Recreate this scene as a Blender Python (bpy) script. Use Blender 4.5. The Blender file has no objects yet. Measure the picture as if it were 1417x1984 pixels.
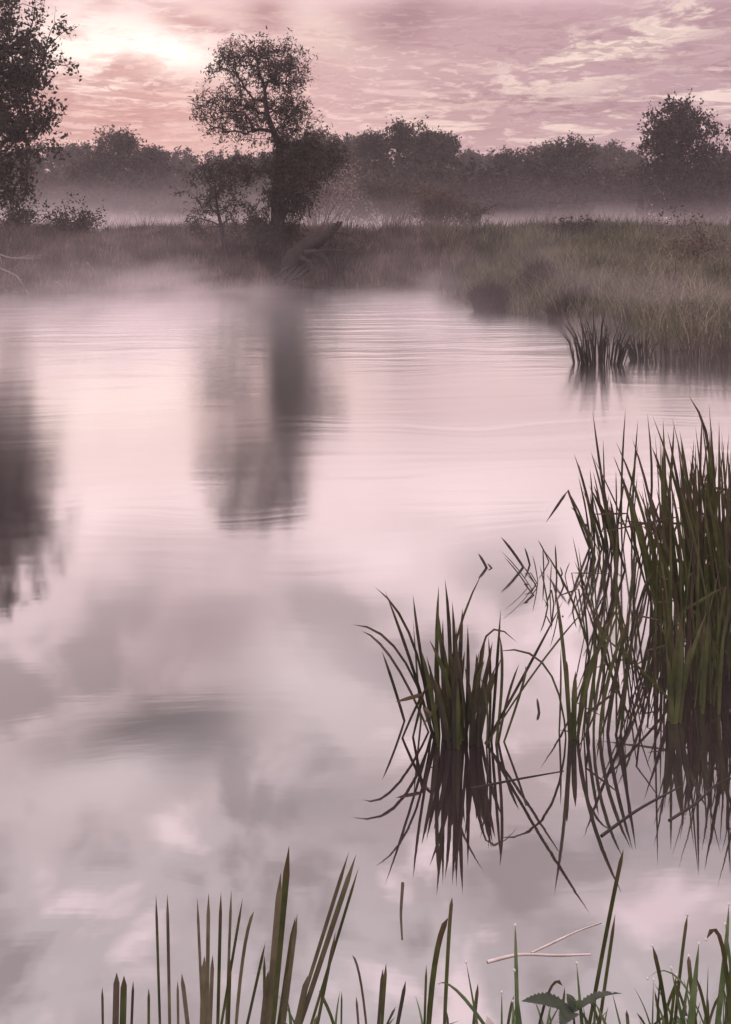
import bpy, math, random
import numpy as np
from mathutils import Vector

# ------------------------------------------------------------------ camera, sky, sun, exposure
sc = bpy.context.scene
COL = sc.collection
F, CX, HY, CAMZ = 1930.0, 708.0, 415.0, 2.2      # focal length in photo pixels, principal point, eye height (m)

cam_d = bpy.data.cameras.new('camera')
cam = bpy.data.objects.new('camera', cam_d); COL.objects.link(cam)
cam.location = (0, 0, CAMZ); cam.rotation_euler = (math.radians(90), 0, 0)   # level view, lens shifted down
cam_d.sensor_fit = 'VERTICAL'; cam_d.sensor_height = 36.0; cam_d.lens = F / 1984 * 36.0
cam_d.shift_y = -(992 - HY) / 1984
cam_d.clip_start = 0.05; cam_d.clip_end = 6000
sc.camera = cam

sc.view_settings.view_transform = 'Standard'; sc.view_settings.look = 'None'
sc.view_settings.exposure = 0.18; sc.view_settings.gamma = 1.0
sc.view_settings.use_curve_mapping = False
sc.cycles.use_denoising = True
sc.cycles.max_bounces = 6; sc.cycles.diffuse_bounces = 2; sc.cycles.glossy_bounces = 3
sc.cycles.transmission_bounces = 2; sc.cycles.transparent_max_bounces = 6
sc.cycles.volume_bounces = 1; sc.cycles.volume_max_steps = 128
sc.cycles.sample_clamp_indirect = 4.0

SUN_AZ, SUN_EL = math.radians(-12.5), math.radians(8.5)      # azimuth from +Y towards +X


class S:
    """a shader socket with arithmetic"""
    nt = None
    def __init__(s, sock): s.s = sock
    def _m(a, op, b=None, c=None):
        n = S.nt.nodes.new('ShaderNodeMath'); n.operation = op
        for i, v in enumerate((a, b, c)):
            if v is None: continue
            if isinstance(v, S): S.nt.links.new(v.s, n.inputs[i])
            else: n.inputs[i].default_value = v
        return S(n.outputs[0])
    def __add__(a, b): return S._m(a, 'ADD', b)
    def __radd__(a, b): return S._m(b, 'ADD', a)
    def __sub__(a, b): return S._m(a, 'SUBTRACT', b)
    def __rsub__(a, b): return S._m(b, 'SUBTRACT', a)
    def __mul__(a, b): return S._m(a, 'MULTIPLY', b)
    def __rmul__(a, b): return S._m(b, 'MULTIPLY', a)
    def __truediv__(a, b): return S._m(a, 'DIVIDE', b)
    def __rtruediv__(a, b): return S._m(b, 'DIVIDE', a)


def sstep(x, lo, hi, a=0.0, b=1.0):
    n = S.nt.nodes.new('ShaderNodeMapRange'); n.interpolation_type = 'SMOOTHSTEP'; n.clamp = True
    S.nt.links.new(x.s, n.inputs[0])
    for i, v in enumerate((lo, hi, a, b)): n.inputs[i + 1].default_value = v
    return S(n.outputs[0])


def comb(x, y, z):
    n = S.nt.nodes.new('ShaderNodeCombineXYZ')
    for i, v in enumerate((x, y, z)):
        if isinstance(v, S): S.nt.links.new(v.s, n.inputs[i])
        else: n.inputs[i].default_value = v
    return S(n.outputs[0])


def sep(v):
    n = S.nt.nodes.new('ShaderNodeSeparateXYZ'); S.nt.links.new(v.s, n.inputs[0])
    return [S(o) for o in n.outputs]


def noise(vec, scale=1.0, detail=3.0, rough=0.55, dist=0.0):
    n = S.nt.nodes.new('ShaderNodeTexNoise'); n.noise_dimensions = '3D'
    S.nt.links.new(vec.s, n.inputs['Vector'])
    n.inputs['Scale'].default_value = scale; n.inputs['Detail'].default_value = detail
    n.inputs['Roughness'].default_value = rough; n.inputs['Distortion'].default_value = dist
    return S(n.outputs[0])


def mixc(fac, a, b, mode='MIX'):
    n = S.nt.nodes.new('ShaderNodeMix'); n.data_type = 'RGBA'; n.blend_type = mode
    for i, v in ((0, fac), (6, a), (7, b)):
        if isinstance(v, S): S.nt.links.new(v.s, n.inputs[i])
        elif i == 0: n.inputs[0].default_value = v
        else: n.inputs[i].default_value = (*v, 1)
    return S(n.outputs[2])


def ramp(fac, stops):
    n = S.nt.nodes.new('ShaderNodeValToRGB'); S.nt.links.new(fac.s, n.inputs[0])
    e = n.color_ramp.elements
    while len(e) < len(stops): e.new(0.5)
    for el, (p, c) in zip(e, stops): el.position = p; el.color = (*c, 1)
    return S(n.outputs[0])


def srgb(r, g, b):
    f = lambda c: c / 255 / 12.92 if c <= 10 else ((c / 255 + 0.055) / 1.055) ** 2.4
    return (f(r), f(g), f(b))


def build_world():
    w = bpy.data.worlds.new('World'); sc.world = w; w.use_nodes = True
    nt = w.node_tree; nt.nodes.clear(); S.nt = nt
    out = nt.nodes.new('ShaderNodeOutputWorld'); bg = nt.nodes.new('ShaderNodeBackground')
    nt.links.new(bg.outputs[0], out.inputs[0])
    tc = nt.nodes.new('ShaderNodeTexCoord'); d = S(tc.outputs['Generated'])
    x, y, z = sep(d)
    az = S._m(x, 'ARCTAN2', y); el = S._m(S._m(z, 'MAXIMUM', -1.0), 'ARCSINE')
    ea = S._m(el, 'ABSOLUTE')
    # cloud deck seen in perspective: plane coordinates overhead
    iz = 1.0 / (ea + 0.10)
    deck = comb(az * 2.2 * (ea * 0.6 + 1.0), iz * 1.3, ea * 1.5)
    sky = nt.nodes.new('ShaderNodeTexSky'); sky.sky_type = 'NISHITA'; sky.sun_disc = False
    sky.sun_elevation = SUN_EL; sky.sun_rotation = SUN_AZ; sky.dust_density = 3.0
    nish = S(sky.outputs[0])
    # noises
    wrp = noise(comb(az * 5.0, ea * 12.0, 0.3), 1.0, 3.0)
    wrp2 = noise(comb(az * 5.0, ea * 12.0, 7.3), 1.0, 3.0)
    wa = az + (wrp - 0.5) * 0.10
    we = ea + (wrp2 - 0.5) * 0.05
    fine = noise(comb(az * 9.0 + ea * 10.0, ea * 85.0, 1.0), 1.0, 7.0, 0.62, 0.35)
    fine2 = noise(comb(az * 16.0 - ea * 6.0, ea * 60.0, 4.0), 1.0, 6.0, 0.62, 0.4)
    rip = noise(comb(az * 44.0 + ea * 40.0, ea * 190.0 - az * 8.0, 6.0), 1.0, 4.0, 0.6, 0.5)
    soft = noise(comb(az * 3.2, ea * 8.0, 2.0), 1.0, 4.0, 0.5, 0.4)
    patch = noise(comb(az * 6.5, ea * 11.0, 5.0), 1.0, 4.0, 0.5, 0.3)

    def blob(px, py, rx, ry, rot=0.0, warp=True):
        if py > 830 or py < 0: pass
        ey = HY - py
        a0 = math.atan((px - CX) / F); e0 = math.atan(ey / F * math.cos(a0))
        A = (wa if warp else az) - a0; E = (we if warp else ea) - e0
        c, s_ = math.cos(rot), math.sin(rot)
        u = (A * c + E * s_) * (F / rx); v = (E * c - A * s_) * (F / ry)
        return S._m(math.e, 'POWER', (u * u + v * v) * -1.0)
    # base by elevation
    t = ea * (1 / 0.9)
    base = ramp(t, [(0.0, srgb(190, 157, 163)), (0.10, srgb(181, 148, 155)), (0.22, srgb(190, 156, 163)),
                    (0.31, (1.60, 1.22, 1.27)), (0.50, (1.40, 1.09, 1.15)), (0.66, (1.10, 0.94, 1.00)),
                    (0.85, (1.08, 0.97, 1.03)), (1.0, (1.35, 1.15, 1.21))])
    c = base
    # soft mottling
    c = mixc(sstep(soft, 0.45, 0.72) * 0.45, c, srgb(168, 130, 140))
    c = mixc(sstep(soft, 0.52, 0.25) * 0.35, c, srgb(232, 205, 206))
    # sun glow (broad, then core)
    c = mixc(blob(250, 110, 280, 170) * 0.55, c, srgb(240, 222, 220))
    c = mixc(blob(205, 100, 190, 80) * 0.55, c, (1.2, 1.13, 1.10))
    c = mixc(blob(330, 105, 80, 42) * 0.75, c, (1.25, 1.15, 1.07)); c = mixc(blob(165, 105, 110, 60) * 0.5, c, (1.1, 1.02, 0.92))
    c = mixc(blob(620, 60, 130, 40, -0.5) * 0.5, c, srgb(232, 214, 204))
    # high patches (seen mirrored in the near water)
    hi = sstep(ea, 0.24, 0.40)
    c = mixc(hi * sstep(patch, 0.5, 0.62) * 0.85, c, (0.52, 0.42, 0.465))
    c = mixc(hi * sstep(patch, 0.48, 0.35) * 0.85, c, (1.95, 1.52, 1.62))
    # streaky clouds
    low = sstep(ea, 0.26, 0.10)
    c = mixc(blob(230, 225, 270, 62, -0.04) * sstep(fine, 0.42, 0.52) * 0.95, c, srgb(158, 120, 131))
    c = mixc(blob(205, 145, 120, 30) * sstep(fine2, 0.44, 0.56) * 0.9, c, srgb(165, 126, 136))
    c = mixc(blob(430, 60, 120, 28, -0.35) * sstep(fine2, 0.40, 0.54) * 0.95, c, srgb(168, 128, 138))
    c = mixc(blob(150, 60, 120, 16, 0.5) * sstep(fine2, 0.42, 0.54) * 0.6, c, srgb(186, 150, 156))
    c = mixc(blob(500, 15, 45, 32) * 0.85, c, srgb(150, 114, 126))
    c = mixc(blob(780, 40, 110, 45, 0.35) * 0.85, c, srgb(146, 114, 126))
    c = mixc(blob(1060, 182, 150, 17, -0.03) * sstep(fine, 0.36, 0.52) * 0.95, c, srgb(148, 112, 124))
    c = mixc(blob(870, 205, 120, 14, 0.02) * sstep(fine, 0.40, 0.53) * 0.95, c, srgb(152, 116, 128))
    c = mixc(blob(950, 260, 60, 9) * 0.6, c, srgb(168, 132, 142))
    c = mixc(blob(1380, 35, 90, 22, 0.1) * 0.6, c, srgb(160, 124, 135))
    c = mixc(blob(1180, 95, 330, 48, 0.32) * sstep(fine2, 0.47, 0.57) * 0.95, c, srgb(246, 224, 210))
    c = mixc(blob(1120, 235, 330, 42, 0.04) * sstep(fine, 0.50, 0.60) * 0.9, c, srgb(246, 222, 208))
    c = mixc(blob(1350, 170, 150, 40, 0.1) * sstep(fine, 0.48, 0.58) * 0.9, c, srgb(246, 222, 210))
    c = mixc(low * sstep(fine, 0.54, 0.66) * 0.5, c, srgb(234, 206, 202))
    c = mixc(low * sstep(fine2, 0.54, 0.68) * 0.5, c, srgb(166, 130, 141))
    band = sstep(noise(comb(az * 3.0 + ea * 5.0, ea * 16.0, 11.0), 1.0, 3.0, 0.5, 0.4), 0.42, 0.62)
    c = mixc(low * band * sstep(rip, 0.47, 0.56) * 0.75, c, srgb(146, 110, 122))
    c = mixc(low * (1.0 - band) * sstep(rip, 0.52, 0.62) * 0.5, c, srgb(240, 214, 206))
    # clouds of the upper sky
    c = mixc(blob(400, 830 - 1230, 250, 110, 0.15) * 0.9, c, (0.56, 0.41, 0.46))
    c = mixc(blob(310, 830 - 1408, 240, 48, -0.06, False) * 1.0, c, (0.13, 0.115, 0.135))
    c = mixc(blob(380, 830 - 1440, 80, 55) * 0.9, c, (0.20, 0.18, 0.21))
    c = mixc(blob(620, 830 - 1330, 150, 110) * 0.6, c, (1.55, 1.32, 1.38))
    c = mixc(blob(240, 830 - 1500, 150, 40) * 0.6, c, (1.5, 1.28, 1.34))
    c = mixc(blob(650, 830 - 1560, 130, 60) * 0.6, c, (0.52, 0.46, 0.52))
    c = mixc(blob(1280, 830 - 1755, 110, 28) * 0.7, c, (1.6, 1.22, 1.34))
    c = mixc(blob(1250, 830 - 1620, 160, 50) * 0.5, c, (0.52, 0.48, 0.54))
    zen = sstep(ea, 0.55, 1.35, 1.0, 1.9)
    c = mixc(1.0, c, comb(zen, zen, zen), 'MULTIPLY')
    tint = mixc(1.0, nish, (1.0, 0.72, 0.78), 'MULTIPLY')
    n = nt.nodes.new('ShaderNodeVectorMath'); n.operation = 'SCALE'; nt.links.new(tint.s, n.inputs[0]); n.inputs['Scale'].default_value = 0.06
    fin = mixc(0.95, S(n.outputs[0]), c)
    nt.links.new(fin.s, bg.inputs[0]); bg.inputs[1].default_value = 1.0


build_world()

sun_d = bpy.data.lights.new('sun', 'SUN'); sun_d.energy = 0.4; sun_d.angle = math.radians(100)
sun_d.color = (1.0, 0.86, 0.80)
sun = bpy.data.objects.new('sun', sun_d); COL.objects.link(sun)
sd = Vector((math.sin(SUN_AZ) * math.cos(SUN_EL), math.cos(SUN_AZ) * math.cos(SUN_EL), math.sin(SUN_EL)))
sun.rotation_euler = sd.to_track_quat('Z', 'Y').to_euler(); sun.location = (0, 0, 30)


# ------------------------------------------------------------------ helpers
def at(px, py, D):
    """photo pixel at a distance -> world point"""
    return np.array(((px - CX) * D / F, D, CAMZ + (HY - py) * D / F))

def on_water(px, py):
    return at(px, py, F * CAMZ / (py - HY))

ORI = {}

def thing(name, label, cat, loc, group=None):
    o = bpy.data.objects.new(name, None); COL.objects.link(o)
    o.empty_display_size = 0.2
    o.location = tuple(float(v) for v in loc); o['label'] = label; o['category'] = cat
    if group: o['group'] = group
    ORI[o.name] = np.array(loc, float)
    return o

def raw_mesh(name, verts, faces, mat, smooth=False):
    verts = np.ascontiguousarray(verts, dtype=np.float32); faces = np.ascontiguousarray(faces, dtype=np.int32)
    me = bpy.data.meshes.new(name)
    nf, k = faces.shape
    me.vertices.add(len(verts)); me.vertices.foreach_set('co', verts.ravel())
    me.loops.add(nf * k); me.loops.foreach_set('vertex_index', faces.ravel())
    me.polygons.add(nf); me.polygons.foreach_set('loop_start', np.arange(0, nf * k, k, dtype=np.int32))
    if smooth: me.polygons.foreach_set('use_smooth', np.ones(nf, dtype=bool))
    me.update(calc_edges=True)
    if mat: me.materials.append(mat)
    return me

def part(name, verts, faces, mat, parent=None, smooth=False, kind=None, label=None, cat=None, group=None):
    verts = np.asarray(verts, float)
    org = ORI[parent.name] if parent else np.zeros(3)
    o = bpy.data.objects.new(name, raw_mesh(name, verts - org, faces, mat, smooth)); COL.objects.link(o)
    if parent: o.parent = parent
    ORI[o.name] = org
    for k, v in (('kind', kind), ('label', label), ('category', cat), ('group', group)):
        if v: o[k] = v
    return o

class MB:
    """collects vertices and faces (triangles) for one mesh"""
    def __init__(s): s.v = []; s.f = []; s.n = 0
    def add(s, v, f):
        v = np.asarray(v, float); f = np.asarray(f, int)
        if f.shape[1] == 4: f = np.concatenate((f[:, [0, 1, 2]], f[:, [0, 2, 3]]))
        s.v.append(v); s.f.append(f + s.n); s.n += len(v)
    def arr(s): return np.concatenate(s.v), np.concatenate(s.f)

def vnoise(p, seed=0):
    """smooth value noise in python, p (n,2)"""
    rs = np.random.RandomState(seed); T = rs.rand(64, 64)
    i = np.floor(p).astype(int); f = p - i; f = f * f * (3 - 2 * f)
    g = lambda a, b: T[a % 64, b % 64]
    return ((g(i[:, 0], i[:, 1]) * (1 - f[:, 0]) + g(i[:, 0] + 1, i[:, 1]) * f[:, 0]) * (1 - f[:, 1])
            + (g(i[:, 0], i[:, 1] + 1) * (1 - f[:, 0]) + g(i[:, 0] + 1, i[:, 1] + 1) * f[:, 0]) * f[:, 1])

def unit(v): return v / np.maximum(np.linalg.norm(v, axis=-1, keepdims=True), 1e-9)

def tube(pts, rad, sides=7, rough=0.0, rng=None, cap=True):
    pts = np.asarray(pts, float); n = len(pts); rad = np.broadcast_to(np.asarray(rad, float), (n,))
    t = unit(np.gradient(pts, axis=0)); ref = np.array((0.31, 0.9, 0.29))
    u = unit(np.cross(t, ref)); w = np.cross(t, u)
    a = np.linspace(0, 2 * np.pi, sides, endpoint=False)
    r = rad[:, None] * np.ones((n, sides))
    if rough and rng is not None: r = r * (1 + rough * (rng.rand(n, sides) - 0.5))
    v = pts[:, None] + r[..., None] * (np.cos(a)[None, :, None] * u[:, None] + np.sin(a)[None, :, None] * w[:, None])
    i, j = np.meshgrid(np.arange(n - 1), np.arange(sides), indexing='ij'); j2 = (j + 1) % sides
    f = np.stack((i * sides + j, i * sides + j2, (i + 1) * sides + j2, (i + 1) * sides + j), -1).reshape(-1, 4)
    v = v.reshape(-1, 3)
    f = np.concatenate((f[:, [0, 1, 2]], f[:, [0, 2, 3]]))
    if cap:
        v = np.concatenate((v, pts[[-1]])); k = len(v) - 1; b = (n - 1) * sides
        f = np.concatenate((f, [[b + q, b + (q + 1) % sides, k] for q in range(sides)]))
    return v, f

def edges_tubes(p0, p1, r0, r1, sides=5):
    t = unit(p1 - p0); ref = np.tile((0.31, 0.52, 0.79), (len(t), 1))
    u = unit(np.cross(t, ref)); w = np.cross(t, u)
    a = np.linspace(0, 2 * np.pi, sides, endpoint=False)
    ring = np.cos(a)[None, :, None] * u[:, None] + np.sin(a)[None, :, None] * w[:, None]
    v = np.concatenate((p0[:, None] + ring * r0[:, None, None], p1[:, None] + ring * r1[:, None, None]), 1)
    m = len(t); j = np.arange(sides); j2 = (j + 1) % sides
    f = np.stack((j, j2, j2 + sides, j + sides), -1)[None] + (np.arange(m) * 2 * sides)[:, None, None]
    f = f.reshape(-1, 4)
    return v.reshape(-1, 3), np.concatenate((f[:, [0, 1, 2]], f[:, [0, 2, 3]]))

def leaf_quads(c, t, l, w, rng):
    n = len(c); s = unit(np.cross(t, rng.randn(n, 3)))
    nrm = np.cross(t, s)
    l = np.broadcast_to(l, (n,))[:, None]; w = np.broadcast_to(w, (n,))[:, None]
    v = np.stack((c - t * l * .5, c + s * w * .5 + nrm * w * .18 - t * l * .08, c + t * l * .5, c - s * w * .5 + nrm * w * .18 - t * l * .08), 1).reshape(-1, 3)
    f = np.arange(n)[:, None] * 4 + np.arange(4)[None]
    return v, f

def grass_blades(base, h, lean, wid, rng, curl=0.6):
    """bent tapering blades, base (n,3), h (n,), lean (n,2) horizontal reach as a share of h"""
    n = len(base); a = rng.rand(n) * 2 * np.pi
    side = np.stack((np.cos(a), np.sin(a) * .5, np.zeros(n)), -1) * wid[:, None] * .5
    L = np.concatenate((lean, np.zeros((n, 1))), 1) * h[:, None]
    up = np.zeros((n, 3)); up[:, 2] = h
    droop = np.linalg.norm(lean, axis=1)[:, None]
    p1 = base + up * .5 + L * .28
    p2 = base + up * (1 - curl * .35 * droop) + L
    v = np.stack((base - side, base + side, p1 + side * .8, p1 - side * .8, p2), 1).reshape(-1, 3)
    k = np.arange(n)[:, None] * 5
    f = np.concatenate((k + [[0, 1, 2]], k + [[0, 2, 3]], k + [[3, 2, 4]]))
    return v, f


# ------------------------------------------------------------------ materials
def new_mat(name):
    m = bpy.data.materials.new(name); m.use_nodes = True; nt = m.node_tree; nt.nodes.clear(); S.nt = nt
    out = nt.nodes.new('ShaderNodeOutputMaterial')
    return m, nt, out

def pos():
    n = S.nt.nodes.new('ShaderNodeNewGeometry'); return S(n.outputs['Position'])

def leaf_mat(name, a, b, scale, trans=0.35, rough=0.6, tscale=9.0, spec=0.3, tip=None, vary=False):
    m, nt, out = new_mat(name)
    p = pos()
    n1 = noise(p, scale, 3.0); n2 = noise(p, tscale, 2.0)
    c = mixc(sstep(n1, 0.35, 0.65), a, b)
    c = mixc(sstep(n2, 0.3, 0.75) * 0.5, c, tuple(v * 0.55 for v in a))
    if tip:      # withered blade ends
        g = sep(S(nt.nodes.new('ShaderNodeTexCoord').outputs['Generated']))[2]
        c = mixc(sstep(g + (noise(p, 14.0, 2.0) - 0.5) * .6, .72, 1.0) * .8, c, tip)
    if vary:     # each tree has its own tone
        oi = S(nt.nodes.new('ShaderNodeObjectInfo').outputs['Random'])
        c = mixc(1.0, c, ramp(oi, [(0, (.55, .55, .58)), (.5, (1, .95, .92)), (1, (1.7, 1.55, 1.4))]), 'MULTIPLY')
    gi = S(nt.nodes.new('ShaderNodeNewGeometry').outputs['Random Per Island'])
    c = mixc(1.0, c, ramp(gi, [(0.0, (.5, .5, .5)), (.5, (.95, .92, .9)), (.85, (1.25, 1.2, 1.15)), (1.0, (1.9, 1.75, 1.65))]), 'MULTIPLY')
    pr = nt.nodes.new('ShaderNodeBsdfPrincipled'); nt.links.new(c.s, pr.inputs['Base Color'])
    pr.inputs['Roughness'].default_value = rough; pr.inputs['Specular IOR Level'].default_value = spec
    tr = nt.nodes.new('ShaderNodeBsdfTranslucent'); nt.links.new(c.s, tr.inputs[0])
    mx = nt.nodes.new('ShaderNodeMixShader'); mx.inputs[0].default_value = trans
    nt.links.new(pr.outputs[0], mx.inputs[1]); nt.links.new(tr.outputs[0], mx.inputs[2]); nt.links.new(mx.outputs[0], out.inputs[0])
    return m

def bark_mat(name, a, b, scale=6.0, bump=0.02):
    m, nt, out = new_mat(name)
    p = pos(); x, y, z = sep(p)
    n1 = noise(comb(x * 3.0, y * 3.0, z * 0.6), scale, 4.0, 0.6); n2 = noise(p, scale * .4, 2.0)
    c = mixc(sstep(n1, 0.35, 0.7), a, b); c = mixc(sstep(n2, 0.45, 0.7) * 0.4, c, tuple(v * .6 for v in a))
    pr = nt.nodes.new('ShaderNodeBsdfPrincipled'); nt.links.new(c.s, pr.inputs['Base Color']); pr.inputs['Roughness'].default_value = 0.9
    bp = nt.nodes.new('ShaderNodeBump'); bp.inputs['Distance'].default_value = bump; nt.links.new(n1.s, bp.inputs['Height'])
    nt.links.new(bp.outputs[0], pr.inputs['Normal']); nt.links.new(pr.outputs[0], out.inputs[0])
    return m

M = {}
M['willow'] = leaf_mat('willow_leaf', (0.0396, 0.0374, 0.0259), (0.0612, 0.0540, 0.0374), 0.9)
M['poplar'] = leaf_mat('poplar_leaf', (0.0360, 0.0360, 0.0245), (0.0576, 0.0518, 0.0360), 0.9)
M['wood_leaf'] = leaf_mat('woodland_leaf', (0.0289, 0.0277, 0.0208), (0.0491, 0.0433, 0.0318), 0.5, vary=True)
M['dark_leaf'] = leaf_mat('dark_shrub_leaf', (0.0211, 0.0201, 0.0158), (0.0369, 0.0316, 0.0237), 0.6, vary=True)
M['mist_tone_leaf'] = leaf_mat('mist_tone_willow_leaf', (0.20, 0.165, 0.15), (0.30, 0.245, 0.22), 0.8)  # paleness of the mist over this shrub, put into its leaf colour
M['brown_leaf'] = leaf_mat('brown_shrub_leaf', (0.07, 0.05, 0.035), (0.11, 0.08, 0.05), 0.9)
M['bark'] = bark_mat('dark_bark', (0.018, 0.014, 0.013), (0.042, 0.033, 0.030))
M['deadwood'] = bark_mat('weathered_deadwood', (0.06, 0.05, 0.047), (0.15, 0.125, 0.12), 5.0)
M['palewood'] = bark_mat('bleached_branch', (0.22, 0.19, 0.18), (0.36, 0.31, 0.30), 9.0, 0.004)
M['bank_grass'] = leaf_mat('bank_grass', (0.070, 0.058, 0.052), (0.25, 0.20, 0.175), 1.3, 0.3, tscale=3.0)
M['green_grass'] = leaf_mat('shore_grass', (0.060, 0.066, 0.042), (0.20, 0.205, 0.13), 1.1, 0.35, tscale=3.0)
M['pale_grass'] = leaf_mat('pale_grass_tip', (0.22, 0.21, 0.15), (0.32, 0.29, 0.22), 0.8, 0.3)
M['tussock'] = leaf_mat('tussock_sedge', (0.075, 0.065, 0.05), (0.11, 0.095, 0.075), 1.5, 0.3)
M['reed_far'] = leaf_mat('distant_reed', (0.035, 0.032, 0.026), (0.06, 0.052, 0.042), 2.0, 0.25)
M['reed'] = leaf_mat('reed_blade', (0.042, 0.054, 0.018), (0.092, 0.108, 0.036), 5.0, 0.3, 0.42, 22.0, 0.4, tip=(0.10, 0.07, 0.04))
M['reed_dark'] = leaf_mat('dark_reed_blade', (0.026, 0.025, 0.015), (0.050, 0.046, 0.024), 6.0, 0.2, 0.45, 22.0, 0.4, tip=(0.10, 0.07, 0.04))
M['reed_pale'] = leaf_mat('pale_reed_blade', (0.10, 0.095, 0.055), (0.17, 0.155, 0.10), 6.0, 0.35, 0.5, 22.0)
M['reed_brown'] = leaf_mat('withered_reed_blade', (0.06, 0.048, 0.035), (0.11, 0.085, 0.06), 6.0, 0.2, 0.6, 22.0)
M['grass_near'] = leaf_mat('foreground_grass', (0.085, 0.135, 0.057), (0.15, 0.22, 0.10), 9.0, 0.35, 0.45, 30.0, 0.5)
M['nettle'] = leaf_mat('nettle_leaf', (0.028, 0.044, 0.026), (0.055, 0.08, 0.046), 30.0, 0.3, 0.5, 60.0, 0.5)
M['straw'] = leaf_mat('bleached_straw', (0.62, 0.56, 0.53), (0.72, 0.66, 0.63), 20.0, 0.1, 0.6)
M['petal'] = leaf_mat('white_petal', (0.78, 0.76, 0.76), (0.85, 0.83, 0.83), 20.0, 0.3)


def ground_mat():
    m, nt, out = new_mat('meadow_soil'); p = pos()
    c = mixc(sstep(noise(p, 0.6, 5.0), 0.35, 0.65), (0.05, 0.042, 0.032), (0.10, 0.085, 0.062))
    c = mixc(sstep(noise(p, 7.0, 3.0), 0.4, 0.7) * .6, c, (0.035, 0.03, 0.024))
    pr = nt.nodes.new('ShaderNodeBsdfPrincipled'); nt.links.new(c.s, pr.inputs['Base Color']); pr.inputs['Roughness'].default_value = 1.0
    bp = nt.nodes.new('ShaderNodeBump'); bp.inputs['Distance'].default_value = 0.1; nt.links.new(noise(p, 5.0, 4.0).s, bp.inputs['Height'])
    nt.links.new(bp.outputs[0], pr.inputs['Normal']); nt.links.new(pr.outputs[0], out.inputs[0])
    return m

def water_mat():
    m, nt, out = new_mat('river_water'); p = pos(); x, y, z = sep(p)
    # ripples of a slow river: long crests across the view, gentle swirls; calm under the near reeds
    sx = x + (noise(p, 0.35, 2.0) - 0.5) * 2.0
    sy = y + (noise(p, 0.28, 2.0) - 0.5) * 1.6 - x * 0.10
    r1 = noise(comb(sx * 0.55, sy * 5.0, 0.0), 1.0, 2.0, 0.5)
    r2 = noise(comb(sx * 0.22, sy * 1.5, 3.0), 1.0, 2.0, 0.5)
    r3 = noise(comb(sx * 0.9, sy * 0.9, 8.0), 1.0, 1.0, 0.5)
    mid = sstep(y, 4.5, 9.0)
    var = sstep(noise(comb(x * 0.12, y * 0.3, 2.0), 1.0, 2.0), 0.35, 0.65)
    far = sstep(y, 11.0, 20.0)
    r4 = noise(comb(sx * 0.35, sy * 8.0 + sx * 0.6, 5.0), 1.0, 2.0, 0.5)
    streak = r4 * sstep(noise(comb(x * 0.5, y * 0.9, 4.0), 1.0, 2.0), 0.42, 0.62) * 0.0002
    micro = noise(comb(sx * 4.0, sy * 16.0, 1.0), 1.0, 2.0, 0.5) * 0.00008
    hgt = micro + r1 * far * 0.007 + r2 * far * 0.024 + r1 * (mid * (var * 0.9 + 0.2) * 0.0020 + 0.00004) + r2 * (mid * 0.004 + 0.0006) + r3 * 0.0012 + streak
    bp = nt.nodes.new('ShaderNodeBump'); bp.inputs['Strength'].default_value = 1.0; bp.inputs['Distance'].default_value = 1.0
    nt.links.new(hgt.s, bp.inputs['Height'])
    fr = nt.nodes.new('ShaderNodeFresnel'); fr.inputs[0].default_value = 1.33; nt.links.new(bp.outputs[0], fr.inputs[1])
    fac = sstep(S(fr.outputs[0]), 0.0, 0.5, 0.33, 0.98)
    rough = sstep(y, 4.2, 7.0, 0.02, 0.085) + sstep(y, 6.5, 10.0, 0.0, 0.055) + far * 0.07
    gl = nt.nodes.new('ShaderNodeBsdfGlossy'); gl.distribution = 'GGX'; gl.inputs[0].default_value = (1, 1, 1, 1)
    nt.links.new(rough.s, gl.inputs['Roughness']); nt.links.new(bp.outputs[0], gl.inputs['Normal'])
    df = nt.nodes.new('ShaderNodeBsdfDiffuse'); df.inputs[0].default_value = (0.022, 0.014, 0.016, 1)
    mx = nt.nodes.new('ShaderNodeMixShader'); nt.links.new(fac.s, mx.inputs[0])
    nt.links.new(df.outputs[0], mx.inputs[1]); nt.links.new(gl.outputs[0], mx.inputs[2]); nt.links.new(mx.outputs[0], out.inputs[0])
    return m

M['ground'] = ground_mat(); M['water'] = water_mat()

# ------------------------------------------------------------------ terrain and water
SHX = [-400, -60, -30, -10, -2.5, 2.0, 2.5, 3.1, 4.0, 4.35, 4.75, 6, 9, 14, 60, 400]
SHY = [16, 24, 26, 27.4, 29.7, 29.2, 23.4, 22.4, 20.2, 19.0, 15.8, 14.2, 12.5, 9.5, 6, 6]
def shore(X): return np.interp(X, SHX, SHY) + 0.25 * (vnoise(np.stack((X * 1.1, X * 0 + 3.0), -1), 5) - .5)
def height(X, Y):
    X = np.asarray(X, float); Y = np.asarray(Y, float); sh = X.shape
    X = X.ravel(); Y = Y.ravel()
    s = Y - shore(X)
    w = np.interp(X, [-12, 1.5, 3, 5, 9], [3.4, 3.6, 9, 17, 18])
    t = np.clip(s / w, 0, 1)
    z = np.where(s > 0, 1.32 * (1 - (1 - t) ** 1.6), np.maximum(s * 0.35, -0.7))
    bump = (vnoise(np.stack((X * .8, Y * .8), -1), 1) - .5) * .42 + (vnoise(np.stack((X * .25, Y * .25), -1), 2) - .5) * .3
    z = z + bump * np.clip(s / 2.5, 0, 1)
    return z.reshape(sh)

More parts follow.
